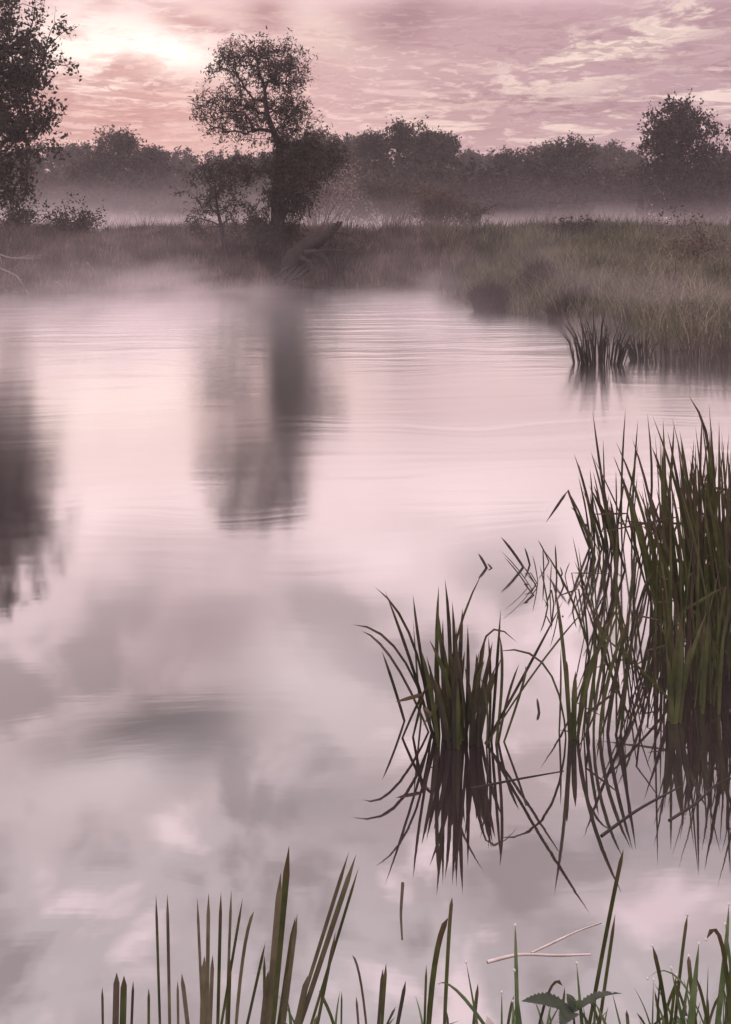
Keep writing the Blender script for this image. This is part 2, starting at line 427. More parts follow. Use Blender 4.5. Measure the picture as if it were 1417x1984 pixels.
gx = np.concatenate((np.linspace(-410, -60, 14), np.linspace(-50, -16, 18), np.arange(-15, 15.01, .3), np.linspace(16, 50, 18), np.linspace(60, 410, 14)))
gy = np.concatenate((np.arange(3, 13, .6), np.arange(13, 38, .3), np.linspace(39, 120, 40), np.linspace(130, 410, 12)))
GX, GY = np.meshgrid(gx, gy); GZ = height(GX, GY)
nx, ny = len(gx), len(gy)
I, J = np.meshgrid(np.arange(ny - 1), np.arange(nx - 1), indexing='ij')
gf = np.stack((I * nx + J, I * nx + J + 1, (I + 1) * nx + J + 1, (I + 1) * nx + J), -1).reshape(-1, 4)
part('meadow_ground', np.stack((GX, GY, GZ), -1).reshape(-1, 3), gf, M['ground'], None, True, 'structure')

nbx = np.linspace(-12, 12, 49); nby = np.array([-15, -6, -2, 0, .8, 1.3, 1.7, 2.0, 2.3, 2.6])
NX, NY = np.meshgrid(nbx, nby)
NZ = np.interp(NY, [-15, 0, 1.3, 2.0, 2.3, 2.6], [.8, .7, .5, .16, -.02, -.4]) + (vnoise(np.stack((NX.ravel() * 1.7, NY.ravel() * 1.7), -1), 9).reshape(NX.shape) - .5) * .1
I, J = np.meshgrid(np.arange(len(nby) - 1), np.arange(len(nbx) - 1), indexing='ij'); k = len(nbx)
part('near_bank_ground', np.stack((NX, NY, NZ), -1).reshape(-1, 3), np.stack((I * k + J, I * k + J + 1, (I + 1) * k + J + 1, (I + 1) * k + J), -1).reshape(-1, 4), M['ground'], None, True, 'structure')

part('river_water', [(-400, -4, 0), (400, -4, 0), (400, 45, 0), (-400, 45, 0)], [[0, 1, 2, 3]], M['water'], None, False, 'structure')


# ------------------------------------------------------------------ trees
def make_tree(name, label, cat, trunk, trad, ells, leaf, per, cr, seed, leafm='wood_leaf', group=None, droop=0.2, shell=0.55,
              rtip=0.008, arch=0.12, stems=None, twig=5):
    """trunk: polyline of world points; ells: (centre, radii, clump count)"""
    rng = np.random.RandomState(seed)
    trunk = np.asarray(trunk, float); root = trunk[0].copy()
    t = thing(name, label, cat, root, group)
    clumps = []
    wts = []
    for c, r, n, wt in ells:
        c = np.array(c); r = np.array(r)
        d = unit(rng.randn(n * 4, 3)); rad = shell + (1 - shell) * rng.rand(n * 4) ** .6
        rad = np.where(rng.rand(n * 4) < .25, rng.rand(n * 4), rad)
        lump = 1 + .22 * np.sin(d[:, 0] * 5 + seed) * np.sin(d[:, 2] * 6 + seed * 2) + .12 * rng.randn(n * 4)
        p = c + d * r * (rad * lump)[:, None]
        keep = []
        md = 0.75 * (r[0] * r[1] * r[2] / max(n, 1)) ** (1 / 3)
        for q in p:
            if all(np.sum((q - o) ** 2) > md * md for o in keep): keep.append(q)
            if len(keep) >= n: break
        clumps += keep; wts += [wt] * len(keep)
    clumps = np.array(clumps)
    # skeleton: trunk nodes first (the lowest third carries no limbs), each clump joins the nearest node
    nodes = [p for p in trunk]; par = [-1] + list(range(len(trunk) - 1))
    if stems is not None: pass
    ntr = len(trunk); lo = 1 if ntr > 2 else 0
    order = np.argsort(np.min(np.linalg.norm(clumps[:, None] - trunk[None], axis=2), 1))
    tips = []; tw = []
    for ci in order:
        c = clumps[ci]; A = np.array(nodes)
        dv = c - A; cost = np.linalg.norm(dv, axis=1) + 1.2 * np.maximum(0, -dv[:, 2]) ; cost[:lo] += 5
        b = int(np.argmin(cost)); p0 = nodes[b]; L = np.linalg.norm(c - p0)
        nseg = 3 if L > .8 else 2
        last = b
        for s in range(1, nseg + 1):
            q = p0 + (c - p0) * s / nseg
            if s < nseg: q = q + np.array((0, 0, arch * L * math.sin(math.pi * s / nseg))) + rng.randn(3) * L * .06
            nodes.append(q); par.append(last); last = len(nodes) - 1
        tips.append(last); tw.append(wts[ci])
    nodes = np.array(nodes); par = np.array(par); cnt = np.zeros(len(nodes))
    for q in tips:
        k = q
        while k >= 0: cnt[k] += 1; k = par[k]
    rad = rtip * np.sqrt(np.maximum(cnt, 1)) * 1.15
    idx = np.arange(ntr, len(nodes))
    r1 = rad[idx]; r0 = np.minimum(rad[par[idx]], r1 * 1.7)
    tr = np.interp(np.linspace(0, 1, ntr), np.linspace(0, 1, len(trad)), trad)
    r0 = np.minimum(r0, np.where(par[idx] < ntr, tr[np.minimum(par[idx], ntr - 1)] * .9, 9))
    # smooth trunk
    ts = np.linspace(0, ntr - 1, ntr * 4); tp = np.stack([np.interp(ts, np.arange(ntr), trunk[:, k]) for k in range(3)], -1)
    rr = np.interp(ts, np.arange(ntr), tr); flare = 1 + .5 * np.exp(-np.linspace(0, 1, len(ts)) * 14)
    v, f = tube(tp, rr * flare, 9, .22, rng); part('trunk', v, f, M['bark'], t, True)
    B = MB(); v, f = edges_tubes(nodes[par[idx]], nodes[idx], r0, r1, 5); B.add(v, f)
    # twigs
    tipp = nodes[tips]; nt_ = len(tipp) * twig
    tp0 = np.repeat(tipp, twig, 0); od = unit(tp0 - (clumps.mean(0)))
    td = unit(rng.randn(nt_, 3) + od * .8 + np.array((0, 0, .15 - droop)))
    tl = cr * (.5 + .8 * rng.rand(nt_)); tp1 = tp0 + td * tl[:, None]
    v, f = edges_tubes(tp0, tp1, np.full(nt_, rtip * .9), np.full(nt_, rtip * .35), 3); B.add(v, f)
    v, f = B.arr(); part('branches', v, f, M['bark'], t)
    # leaves along the twigs
    n = int(per * sum(tw)); pw = np.repeat(np.array(tw), twig); k = rng.choice(nt_, n, p=pw / pw.sum()); u = rng.rand(n) ** .8
    c = tp0[k] + (tp1 - tp0)[k] * (u * 1.15)[:, None] + rng.randn(n, 3) * cr * .20
    c[:, 2] -= droop * cr * rng.rand(n) * .6
    dd = unit(td[k] * .6 + rng.randn(n, 3) * .8 + np.array((0, 0, -droop)))
    sz = .65 + .7 * rng.rand(n)
    v, f = leaf_quads(c, dd, leaf[0] * sz, leaf[1] * sz, rng)
    part('crown', v, f, M[leafm], t)
    return t

def gpt(px, D, dz=0.0):
    x = (px - CX) * D / F
    return np.array((x, D, float(height(np.array([x]), np.array([D]))[0]) - .05 + dz))

def E(cx, cy, rx, ry, D, n, dep=None, dd=0.0, wt=1.0):
    k = (D + dd) / F
    return (at(cx, cy, D + dd), (rx * k, (dep if dep else rx) * k, ry * k), n, wt)

# middle willow at the water's edge
D = 31.0
tr = [gpt(541, D), at(540, 470, D), at(538, 430, D), at(537, 380, D), at(541, 330, D), at(543, 285, D), at(530, 255, D), at(517, 220, D), at(513, 175, D + .2), at(500, 130, D + .3)]
make_tree('willow_tree', 'tall airy willow with dark trunk on the far bank at the water edge', 'tree', tr,
          [.26, .24, .22, .2, .17, .13, .10, .08, .05, .025],
          [E(490, 130, 75, 52, D, 44, wt=.8), E(545, 130, 48, 45, D, 26, dd=.5, wt=.8), E(430, 215, 60, 50, D, 34, dd=-.3, wt=.7), E(500, 225, 60, 55, D, 30, wt=.75), E(560, 200, 35, 50, D, 16, wt=.8),
           E(575, 250, 52, 40, D, 24, dd=.4, wt=.7), E(578, 300, 44, 34, D, 34, dd=-.2), E(624, 306, 40, 28, D, 22, dd=.3, wt=.8), E(586, 348, 34, 26, D, 18, dd=-.3, wt=.8), E(635, 285, 34, 22, D, 10, dd=.6, wt=.5), E(560, 372, 36, 38, D, 36), E(560, 300, 40, 40, D, 30),
           E(460, 320, 70, 32, D, 34, dd=.5, wt=.6), E(500, 430, 40, 34, D, 20), E(553, 436, 20, 34, D, 12)],
          (.14, .036), 70, .42, 11, 'willow', droop=.35, rtip=.009, twig=6)

# big tree cut by the left edge
D = 28.0
tr = [gpt(-45, D), at(-45, 430, D), at(-42, 330, D), at(-35, 230, D), at(-25, 130, D), at(-20, 30, D), at(-15, -40, D)]
make_tree('alder_tree', 'dense tall tree cut by the left edge of the picture', 'tree', tr, [.3, .26, .22, .18, .12, .05],
          [E(0, 40, 88, 90, D, 80), E(45, 120, 72, 60, D, 50, dd=-.4), E(-10, 180, 105, 80, D, 80), E(40, 240, 70, 60, D, 50), E(-20, 320, 80, 65, D, 70), E(-60, 120, 100, 160, D, 60)],
          (.12, .072), 36, .40, 12, 'poplar', droop=.3, rtip=.009)

# small leaning tree left of the willow
D = 30.6
tr = [gpt(438, D), at(435, 480, D), at(429, 440, D), at(422, 410, D), at(419, 385, D), at(416, 360, D)]
make_tree('young_willow_tree', 'small thin leaning tree standing just left of the tall willow', 'tree', tr, [.085, .075, .06, .045, .03, .015],
          [E(415, 375, 48, 42, D, 34), E(385, 425, 22, 26, D, 12), E(455, 430, 22, 22, D, 9), E(450, 350, 38, 38, D, 22, dd=.5)],
          (.13, .036), 26, .34, 13, 'willow', droop=.4, rtip=.007)

# right-hand tall tree
D = 58.0
tr = [gpt(1322, D), at(1322, 400, D), at(1322, 350, D), at(1320, 300, D), at(1318, 250, D), at(1318, 205, D)]
make_tree('alder_tree', 'tall dark round-topped tree rising over the wood at the right', 'tree', tr, [.35, .3, .25, .18, .1, .04],
          [E(1315, 235, 55, 40, D, 54, wt=.5), E(1322, 280, 76, 44, D, 74, wt=.55), E(1325, 340, 84, 50, D, 96), E(1318, 395, 78, 34, D, 60)],
          (.2, .13), 80, .62, 14, 'dark_leaf', droop=.15, rtip=.016)

# the wood behind the meadow: (x, top y, half width, distance, density, label)
WOOD = [
    (20, 290, 55, 84, 1.0, 'tree of the far wood half hidden behind the big left tree'),
    (98, 282, 48, 88, .7, 'hazy airy tree just right of the big left tree'),
    (152, 286, 30, 82, .6, 'small open-crowned tree left of the tallest round tree at left'),
    (216, 256, 58, 80, .75, 'round airy tree, tallest of the left part of the wood'),
    (288, 290, 34, 84, .8, 'small tree right of the tallest round tree at left'),
    (345, 288, 48, 86, .6, 'see-through tree of the wood left of the tall willow'),
    (425, 296, 52, 88, .7, 'tree of the wood behind the small leaning tree'),
    (510, 300, 50, 92, .8, 'tree of the wood right behind the tall willow'),
    (622, 262, 42, 78, .9, 'tree looking out at the right shoulder of the tall willow'),
    (678, 272, 28, 84, .6, 'narrow tree between the tall willow and the domed tree'),
    (772, 232, 74, 74, .95, 'broad domed tree right of the tall willow, highest in the middle of the wood'),
    (716, 270, 34, 76, .8, 'full tree filling the left flank of the broad domed tree'),
    (826, 262, 32, 77, .8, 'full tree filling the right flank of the broad domed tree'),
    (862, 264, 36, 78, .8, 'tree at the right shoulder of the broad domed tree'),
    (908, 300, 22, 86, .6, 'smallest thin treetop right of the broad domed tree'),
    (945, 306, 30, 88, .6, 'low feathery tree in the dip of the wood'),
    (1002, 300, 36, 82, .8, 'low tree just right of the dip in the wood'),
    (1052, 286, 44, 80, .9, 'full tree right of the dip, left of the twin domes'),
    (1106, 274, 46, 76, .9, 'left and higher of the twin domed trees left of the right-hand tall tree'),
    (1166, 279, 42, 80, .65, 'right and lacier of the twin domed trees left of the right-hand tall tree'),
    (1224, 300, 32, 86, .7, 'low tree touching the left side of the right-hand tall tree'),
    (1402, 298, 40, 84, .8, 'tree at the right edge behind the right-hand tall tree'),
]
for i, (x, ty, hw, D, dens, lab) in enumerate(WOOD):
    if dens < .75: D += 32        # open-crowned trees of a second, deeper row
    q = D / 80
    r = np.random.RandomState(100 + i)
    tr = [gpt(x, D), at(x + r.randint(-4, 5), 400, D), at(x + r.randint(-6, 7), 360, D), at(x + r.randint(-6, 7), ty + 45, D), at(x, ty + 14, D)]
    hgt = 430 - ty
    lumps = [E(x + r.uniform(-.8, .8) * hw, ty + hw * r.uniform(.35, 1.1), hw * r.uniform(.25, .4), hw * r.uniform(.22, .36), D, 9, wt=.8, dd=r.uniform(-1, 1)) for _ in range(4)]
    make_tree('woodland_tree', lab, 'tree', tr, [.22, .2, .16, .1, .04],
              lumps + [E(x, ty + hw * .55, hw * .72, hw * .52, D, int(40 * dens), wt=.55), E(x, ty + hgt * .42, hw * 1.0, hgt * .26, D, int(70 * dens)), E(x, ty + hgt * .68, hw * 1.2, hgt * .27, D, int(60 * dens) + 8)],
              (.25 * q, .14 * q), 66, (.72 if dens > .7 else .6) * q, 200 + i, 'wood_leaf', 'trees of the wood behind the meadow', .12, rtip=.017)

# dense shrubs along the foot of the wood: (x, top y, half width, base distance, leaf, label)
SHRUB = [
    (45, 350, 62, 72, 'wood_leaf', 'hazy shrub at the foot of the wood below the big left tree'),
    (150, 335, 60, 74, 'wood_leaf', 'misty shrub below the small open-crowned tree'),
    (255, 305, 88, 70, 'dark_leaf', 'dark broad shrub below the tallest round tree at left'),
    (345, 335, 50, 74, 'wood_leaf', 'misty shrub left of the small leaning tree'),
    (480, 345, 60, 72, 'wood_leaf', 'shrub of the wood seen between small leaning tree and willow'),
    (665, 318, 60, 66, 'wood_leaf', 'shrub below the narrow tree right of the willow'),
    (765, 310, 80, 68, 'wood_leaf', 'rounded shrub at the foot of the broad domed tree'),
    (850, 325, 62, 66, 'dark_leaf', 'dark shrub right of the broad domed tree foot'),
    (938, 338, 52, 60, 'dark_leaf', 'very dark dense bush below the dip of the wood'),
    (1025, 328, 60, 70, 'dark_leaf', 'dark shrub below the low tree right of the dip'),
    (1110, 335, 62, 70, 'dark_leaf', 'dark shrub at the foot of the twin domed trees'),
    (1195, 330, 58, 70, 'dark_leaf', 'dark shrub left of the right-hand tall tree'),
    (1395, 330, 50, 66, 'dark_leaf', 'dark shrub at the right edge of the wood'),
    (1075, 388, 58, 62, 'wood_leaf', 'low rounded pale bush in the mist in front of the dark wood'),
    (985, 380, 34, 62, 'wood_leaf', 'small low bush left of the low pale bush'),
]
for i, (x, ty, hw, D, lm, lab) in enumerate(SHRUB):
    tr = [gpt(x, D), at(x, 415, D), at(x, (ty + 430) / 2, D)]
    hgt = 432 - ty
    make_tree('woodland_shrub', lab, 'shrub', tr, [.12, .1, .05],
              [E(x, ty + hgt * .45, hw, hgt * .45, D, 90), E(x, ty + hgt * .75, hw * .95, hgt * .27, D, 40)],
              (.32, .2), 56, .6, 300 + i, lm, 'shrubs at the foot of the wood', .1, shell=.7, rtip=.014)

# meadow shrubs with visible stems
def stem_shrub(label, px, D, hw, ty, by, nst, seed, leafm, leaf, per, cr=.38, name='willow_shrub', fill=1.0):
    rng = np.random.RandomState(seed); root = gpt(px, D); t = thing(name, label, 'shrub', root)
    k = D / F; B = MB(); tips = []
    for i in range(nst):
        a = rng.uniform(-1, 1); top = at(px + a * hw, ty + (by - ty) * (.05 + .5 * abs(a) ** 1.5 * rng.rand() + .25 * rng.rand()), D + rng.uniform(-1, 1) * hw * k * .7)
        b = root + np.array((a * hw * k * .35 * rng.rand(), rng.uniform(-.2, .2), 0))
        m = (b + top) / 2 + np.array((-a * hw * k * .12, 0, .1)) + rng.randn(3) * .06
        s = np.linspace(0, 1, 6)[:, None]; p = b * (1 - s) ** 2 + 2 * m * s * (1 - s) + top * s * s
        p[1:-1] += rng.randn(4, 3) * .03
        v, f = tube(p, np.linspace(.028, .009, 6), 4); B.add(v, f)
        for q in range(4):
            o = p[2 + q % 4]; e = o + (top - b) * rng.uniform(.1, .3) + rng.randn(3) * .28
            v, f = edges_tubes(o[None], e[None], np.array([.011]), np.array([.005]), 3); B.add(v, f); tips.append(e)
        tips += [p[-1], p[-2], p[-3]]
    v, f = B.arr(); part('stems', v, f, M['bark'], t)
    tips = np.array(tips); n = len(tips) * per; c = np.repeat(tips, per, 0) + rng.randn(n, 3) * cr * .55
    c[:, 2] = np.maximum(c[:, 2], root[2] + .25)
    dd = unit(rng.randn(n, 3)); sz = .6 + .8 * rng.rand(n)
    v, f = leaf_quads(c, dd, leaf[0] * sz, leaf[1] * sz, rng); part('crown', v, f, M[leafm], t)
    return t

stem_shrub('broad pale hazy willow shrub right behind the tall willow trunk', 618, 44, 62, 335, 452, 22, 41, 'mist_tone_leaf', (.16, .06), 26, .42)
stem_shrub('wide bare-stemmed shrub on the meadow right of the broken leaning log', 745, 50, 88, 352, 447, 34, 42, 'wood_leaf', (.2, .08), 18, .45)
stem_shrub('vase-shaped shrub of upright stems on the meadow bank', 853, 42, 42, 372, 448, 26, 43, 'brown_leaf', (.15, .05), 14, .3)
stem_shrub('small thin shrub right of the vase-shaped shrub', 908, 42, 26, 396, 448, 11, 44, 'wood_leaf', (.15, .06), 12, .28)
stem_shrub('small round bush on the bank top at the far left', 38, 33, 30, 402, 448, 14, 45, 'wood_leaf', (.11, .05), 12, .24, 'bush')
stem_shrub('dark low bush on the left bank top with twigs trailing right', 142, 32.5, 36, 415, 452, 16, 46, 'dark_leaf', (.10, .05), 16, .2, 'bush')
stem_shrub('small dark ragged bush standing alone on the right bank top', 1102, 31, 30, 433, 474, 10, 47, 'dark_leaf', (.10, .05), 12, .17, 'bush')
stem_shrub('brownish dark bush in the grass near the right edge', 1352, 23, 42, 478, 560, 26, 48, 'brown_leaf', (.09, .04), 26, .24, 'bush')
stem_shrub('low brush sprawling at the foot of the willow beside the log', 655, 30.4, 52, 455, 520, 12, 49, 'willow', (.1, .035), 3, .22, 'bush')
stem_shrub('sprawling undergrowth at the left side of the willow trunk', 510, 30.6, 36, 440, 515, 10, 50, 'willow', (.1, .035), 8, .22, 'bush')

# ------------------------------------------------------------------ dead wood
rng = np.random.RandomState(77)
D = 29.9
t = thing('fallen_log', 'thick broken log leaning up beside the willow foot', 'log', gpt(573, D))
p = np.array([at(560, 520, D + .1), at(576, 500, D), at(596, 480, D - .1), at(618, 463, D - .2), at(636, 452, D - .25), at(653, 437, D - .3)])
ts = np.linspace(0, 5, 16); pp = np.stack([np.interp(ts, range(6), p[:, k]) for k in range(3)], -1) + rng.randn(16, 3) * .012
v, f = tube(pp, np.interp(ts, range(6), [.34, .32, .28, .23, .17, .11]), 11, .3, rng); part('trunk', v, f, M['bark'], t, True)
B = MB()
for q in range(7):
    o = pp[-1] + rng.randn(3) * .05; e = o + (pp[-1] - pp[-3]) * rng.uniform(.3, .9) + rng.randn(3) * .04
    B.add(*edges_tubes(o[None], e[None], np.array([.045]), np.array([.006]), 4))
part('splinters', *B.arr(), M['bark'], t)
for q, pts in enumerate(([(590, 492), (610, 488), (628, 500), (640, 520), (640, 552)], [(580, 500), (596, 505), (606, 520), (604, 545), (612, 556)], [(600, 490), (632, 484), (660, 486), (690, 480)], [(640, 450), (668, 452), (690, 462), (706, 474)])):
    pts = np.array([at(a, b, D - .35 - .1 * q) for a, b in pts]); r = np.linspace((.13, .1, .05, .03)[q], (.06, .05, .015, .008)[q], len(pts))
    part('limb', *tube(pts, r, 7, .25, rng), M['bark'], t, True)
t = thing('willow_roots', 'dark bare roots reaching down to the water below the willow', 'roots', at(560, 548, 29.3))
for q in range(7):
    a = at(560 + q * 8, 516 + rng.randint(-6, 8), 29.75); b = at(532 + q * 7 + rng.randint(-4, 5), 540 + rng.randint(0, 14), 29.2); m = (a + b) / 2 + np.array((0, -.1, .03))
    s = np.linspace(0, 1, 6)[:, None]; part('root', *tube(a * (1 - s) ** 2 + 2 * m * s * (1 - s) + b * s * s, np.linspace(.07, .03, 6), 6, .3, rng), M['bark'], t, True)

def dead_branch(label, pts, D, r, seed, mat='palewood'):
    rng = np.random.RandomState(seed); p = np.array([at(a, b, D - .12 * i) for i, (a, b) in enumerate(pts)])
    t = thing('dead_branch', label, 'branch', p[0], 'dead branches along the left bank')
    part('limb', *tube(p, np.linspace(r, r * .3, len(p)), 6, .2, rng), M[mat], t, True)
    for q in range(4):
        i = rng.randint(0, len(p) - 1); o = p[i] + (p[i + 1] - p[i]) * rng.rand(); e = o + (p[-1] - p[0]) * rng.uniform(.15, .35) + np.array((rng.uniform(-.3, .3), -.1, rng.uniform(-.45, .2)))
        part('twig', *tube(np.array([o, (o + e) / 2 + rng.randn(3) * .04, e]), [r * .5, r * .35, r * .15], 4), M[mat], t)
dead_branch('pale forked dead branch, uppermost on the left bank', [(-12, 488), (10, 497), (22, 500), (50, 500), (82, 494)], 28.2, .028, 61)
dead_branch('pale dead branch slanting down the left bank to the water', [(-10, 516), (15, 526), (32, 534), (44, 552), (54, 566)], 28.0, .026, 62)
dead_branch('short pale dead branch lowest at the left edge above the water', [(-10, 545), (4, 556), (14, 564)], 27.8, .03, 63)
dead_branch('thin pale dead branch slanting down the bank right of the others', [(168, 508), (180, 522), (190, 542), (194, 550)], 28.6, .016, 64)
dead_branch('thin pale dead twig low on the left bank near the water', [(104, 545), (114, 548), (122, 556)], 28.0, .015, 65)

# ------------------------------------------------------------------ grass of the far banks
def scatter(n, x0, x1, y0, y1, rng, smin=0.0, smax=99):
    X = rng.uniform(x0, x1, n); Y = rng.uniform(y0, y1, n); s = Y - shore(X)
    k = (s > smin) & (s < smax) & (np.abs(X) < Y * .37 + 3.0)
    X, Y = X[k], Y[k]
    return np.stack((X, Y, height(X, Y) - .02), -1), s[k]

def grass_stuff(name, label, n, box, hr, wr, mat, seed, lean=.45, smin=0.0, smax=99, clumpy=1.0, frac=None, kind='stuff'):
    rng = np.random.RandomState(seed); b, s = scatter(n, *box, rng, smin, smax)
    if frac is not None:
        k = rng.rand(len(b)) < frac(b); b = b[k]
    cl = vnoise(b[:, :2] * 1.3, seed) * .6 + vnoise(b[:, :2] * 4.0, seed + 1) * .4
    h = (hr[0] + (hr[1] - hr[0]) * rng.rand(len(b))) * (1 - clumpy * .75 + clumpy * 1.5 * cl)
    a = rng.rand(len(b)) * 6.283; l = lean * (.3 + rng.rand(len(b))); L = np.stack((np.cos(a) * l + .08, np.sin(a) * l - .1), -1)
    v, f = grass_blades(b, h, L, rng.uniform(*wr, len(b)), rng)
    return part(name, v, f, M[mat], None, False, kind, label, 'grass')

grass_stuff('bank_grass', 'misty brownish grass covering the left far bank', 90000, (-15, 3.2, 27, 38), (.18, .55), (.012, .03), 'bank_grass', 1)
grass_stuff('shore_grass', 'long green-brown grass covering the right bank', 110000, (2.2, 16, 11, 38), (.22, .6), (.010, .026), 'green_grass', 2, .6)
grass_stuff('dry_grass', 'paler bent grass tips scattered over the right bank', 16000, (3.2, 12, 14, 30), (.4, .75), (.008, .016), 'pale_grass', 3, .9,
            frac=lambda b: np.clip(1.2 - np.abs(b[:, 1] - 19) / 6, 0.1, 1))
grass_stuff('bank_weeds', 'taller dark weeds dotting the bank tops', 22000, (-15, 15, 27, 36), (.35, .95), (.01, .02), 'dark_leaf', 4, .35, 1.2,
            frac=lambda b: (vnoise(b[:, :2] * .9, 33) > .62) * .9)
grass_stuff('meadow_grass', 'hazy grass of the meadow in front of the wood', 40000, (-34, 34, 37, 90), (.25, .6), (.03, .06), 'bank_grass', 5)

# tussocks and reeds of the right shore
def tuft(name, label, cat, px, py, hw, hpx, n, mat, seed, lean=.8, wid=(.014, .028), group=None, D=None, curl=.9, flat=.6):
    rng = np.random.RandomState(seed); o = on_water(px, py); D = o[1]; k = D / F
    t = thing(name, label, cat, o, group)
    a = rng.rand(n) * 6.283; r = np.sqrt(rng.rand(n)); off = np.stack((np.cos(a) * r * hw * k * flat, np.sin(a) * r * hw * k * .5), -1)
    b = np.concatenate((o[:2] + off, np.full((n, 1), -.03)), 1)
    b[:, 2] = np.maximum(-.03, height(b[:, 0], b[:, 1]) - .03)
    h = hpx * k * (.55 + .45 * rng.rand(n)) * (1 - .3 * r * r)
    L = off / (hw * k) * lean * (.5 + .8 * rng.rand(n))[:, None] + rng.randn(n, 2) * .1
    part('blades', *grass_blades(b, h, L, rng.uniform(*wid, n), rng, curl), M[mat], t, False, 'stuff')
    return t
tuft('sedge_tussock', 'rounded drooping sedge tussock at the tip of the right shore', 'sedge', 948, 603, 46, 80, 1500, 'reed_far', 21, 1.1, (.010, .022))
tuft('sedge_tussock', 'upright sedge patch just right of the rounded tussock', 'sedge', 1040, 598, 42, 66, 500, 'reed_far', 22, .5)
tuft('sedge_tussock', 'low spreading sedge behind the fan of dark reeds', 'sedge', 1100, 622, 60, 60, 900, 'tussock', 23, .9)
def mound(label, px, D, hw, hpx, n, mat, seed):
    rng = np.random.RandomState(seed); o = gpt(px, D); k = D / F; t = thing('grass_tussock', label, 'tussock', o)
    a = rng.rand(n) * 6.283; r = np.sqrt(rng.rand(n)); off = np.stack((np.cos(a) * r, np.sin(a) * r * .6), -1) * hw * k * .75
    b = np.concatenate((o[:2] + off, np.zeros((n, 1))), 1); b[:, 2] = height(b[:, 0], b[:, 1]) - .02 + hpx * k * .45 * (1 - r * r)
    part('blades', *grass_blades(b, hpx * k * (.35 + .4 * rng.rand(n)), off / (hw * k) * .8 + rng.randn(n, 2) * .25, rng.uniform(.012, .025, n), rng), M[mat], t, False, 'stuff')
mound('dark grassy hummock on the left bank top, left of a lower one', 252, 31.6, 40, 30, 900, 'dark_leaf', 91)
mound('lower dark hummock on the left bank top nearer the leaning tree', 304, 31.8, 34, 22, 700, 'dark_leaf', 92)
mound('grassy hump on the left bank below the dark low bush', 120, 31.0, 60, 26, 900, 'bank_grass', 93)
mound('long low grassy hump on the right bank top right of the ragged bush', 1215, 31.5, 70, 24, 1100, 'green_grass', 94)
mound('small dark hummock on the bank top right of the thin shrub', 925, 32.0, 34, 18, 600, 'dark_leaf', 95)
tuft('reed_clump', 'dark fan-shaped reed clump standing in the water at right middle distance', 'reeds', 1158, 704, 66, 132, 120, 'reed_far', 24, .7, (.016, .030), curl=.3, flat=.8)
tuft('reed_clump', 'small reed fan just right of the dark fan-shaped clump', 'reeds', 1242, 698, 34, 76, 46, 'reed_far', 25, .8, (.02, .034), curl=.3)
for i, (x, y, hw, hp, lab) in enumerate(((1300, 704, 46, 88, 'third reed clump along the right shore, left of two thick ones at the edge'), (1362, 708, 46, 98, 'reed clump second from the right edge along the shore'), (1425, 712, 50, 110, 'reed clump on the shore cut by the right edge below the grass'))):
    tuft('reed_clump', lab, 'reeds', x, y, hw, hp, 120, 'tussock', 26 + i, .4, (.012, .024), 'reeds along the right shore', curl=.3, flat=.95)

# ------------------------------------------------------------------ near reeds, blade by blade
def blade_mesh(P, width, rng, taper=.25):
    """a creased tapering strip along the polyline P"""
    P = np.asarray(P, float); n = len(P); t = unit(np.gradient(P, axis=0))
    a = rng.uniform(-.7, .7); face = unit(np.array((math.sin(a), -math.cos(a), .15)))
    s = unit(np.cross(t, face)); nn = np.cross(s, t)
    u = np.linspace(0, 1, n); w = width * np.minimum(1, .7 + u * 1.2) * np.clip((1 - u) / taper, 0, 1) ** .65; w = np.maximum(w, width * .02)
    v = np.stack((P - s * w[:, None] * .5, P + nn * w[:, None] * .14, P + s * w[:, None] * .5), 1).reshape(-1, 3)
    i = np.arange(n - 1)[:, None] * 3
    f = np.concatenate((i + [[0, 1, 4, 3]], i + [[1, 2, 5, 4]]))
    return v, f

def bez(a, m, b, n=8):
    s = np.linspace(0, 1, n)[:, None]; return a * (1 - s) ** 2 + 2 * m * s * (1 - s) + b * s * s

def px_blade(t, base, tip, mid=None, dD=0.0, w=.022, mat='reed', rng=None, kink=False):
    """blade rooted in the water at a photo pixel, its tip dD metres nearer or farther"""
    a = on_water(*base); b = at(tip[0], tip[1], a[1] + dD)
    if kink:
        m = at(mid[0], mid[1], a[1] + dD * .5); P = np.concatenate((a + (m - a) * np.linspace(0, 1, 5)[:, None], m + (b - m) * np.linspace(.2, 1, 5)[:, None]))
    else:
        m = (a + b) / 2
        if mid is not None: m = 2 * at(mid[0], mid[1], a[1] + dD * .4) - (a + b) / 2
        P = bez(a - np.array((0, 0, .05)), m, b, 8)
    v, f = blade_mesh(P, w, rng); part('blade', v, f, M[mat], t, True)

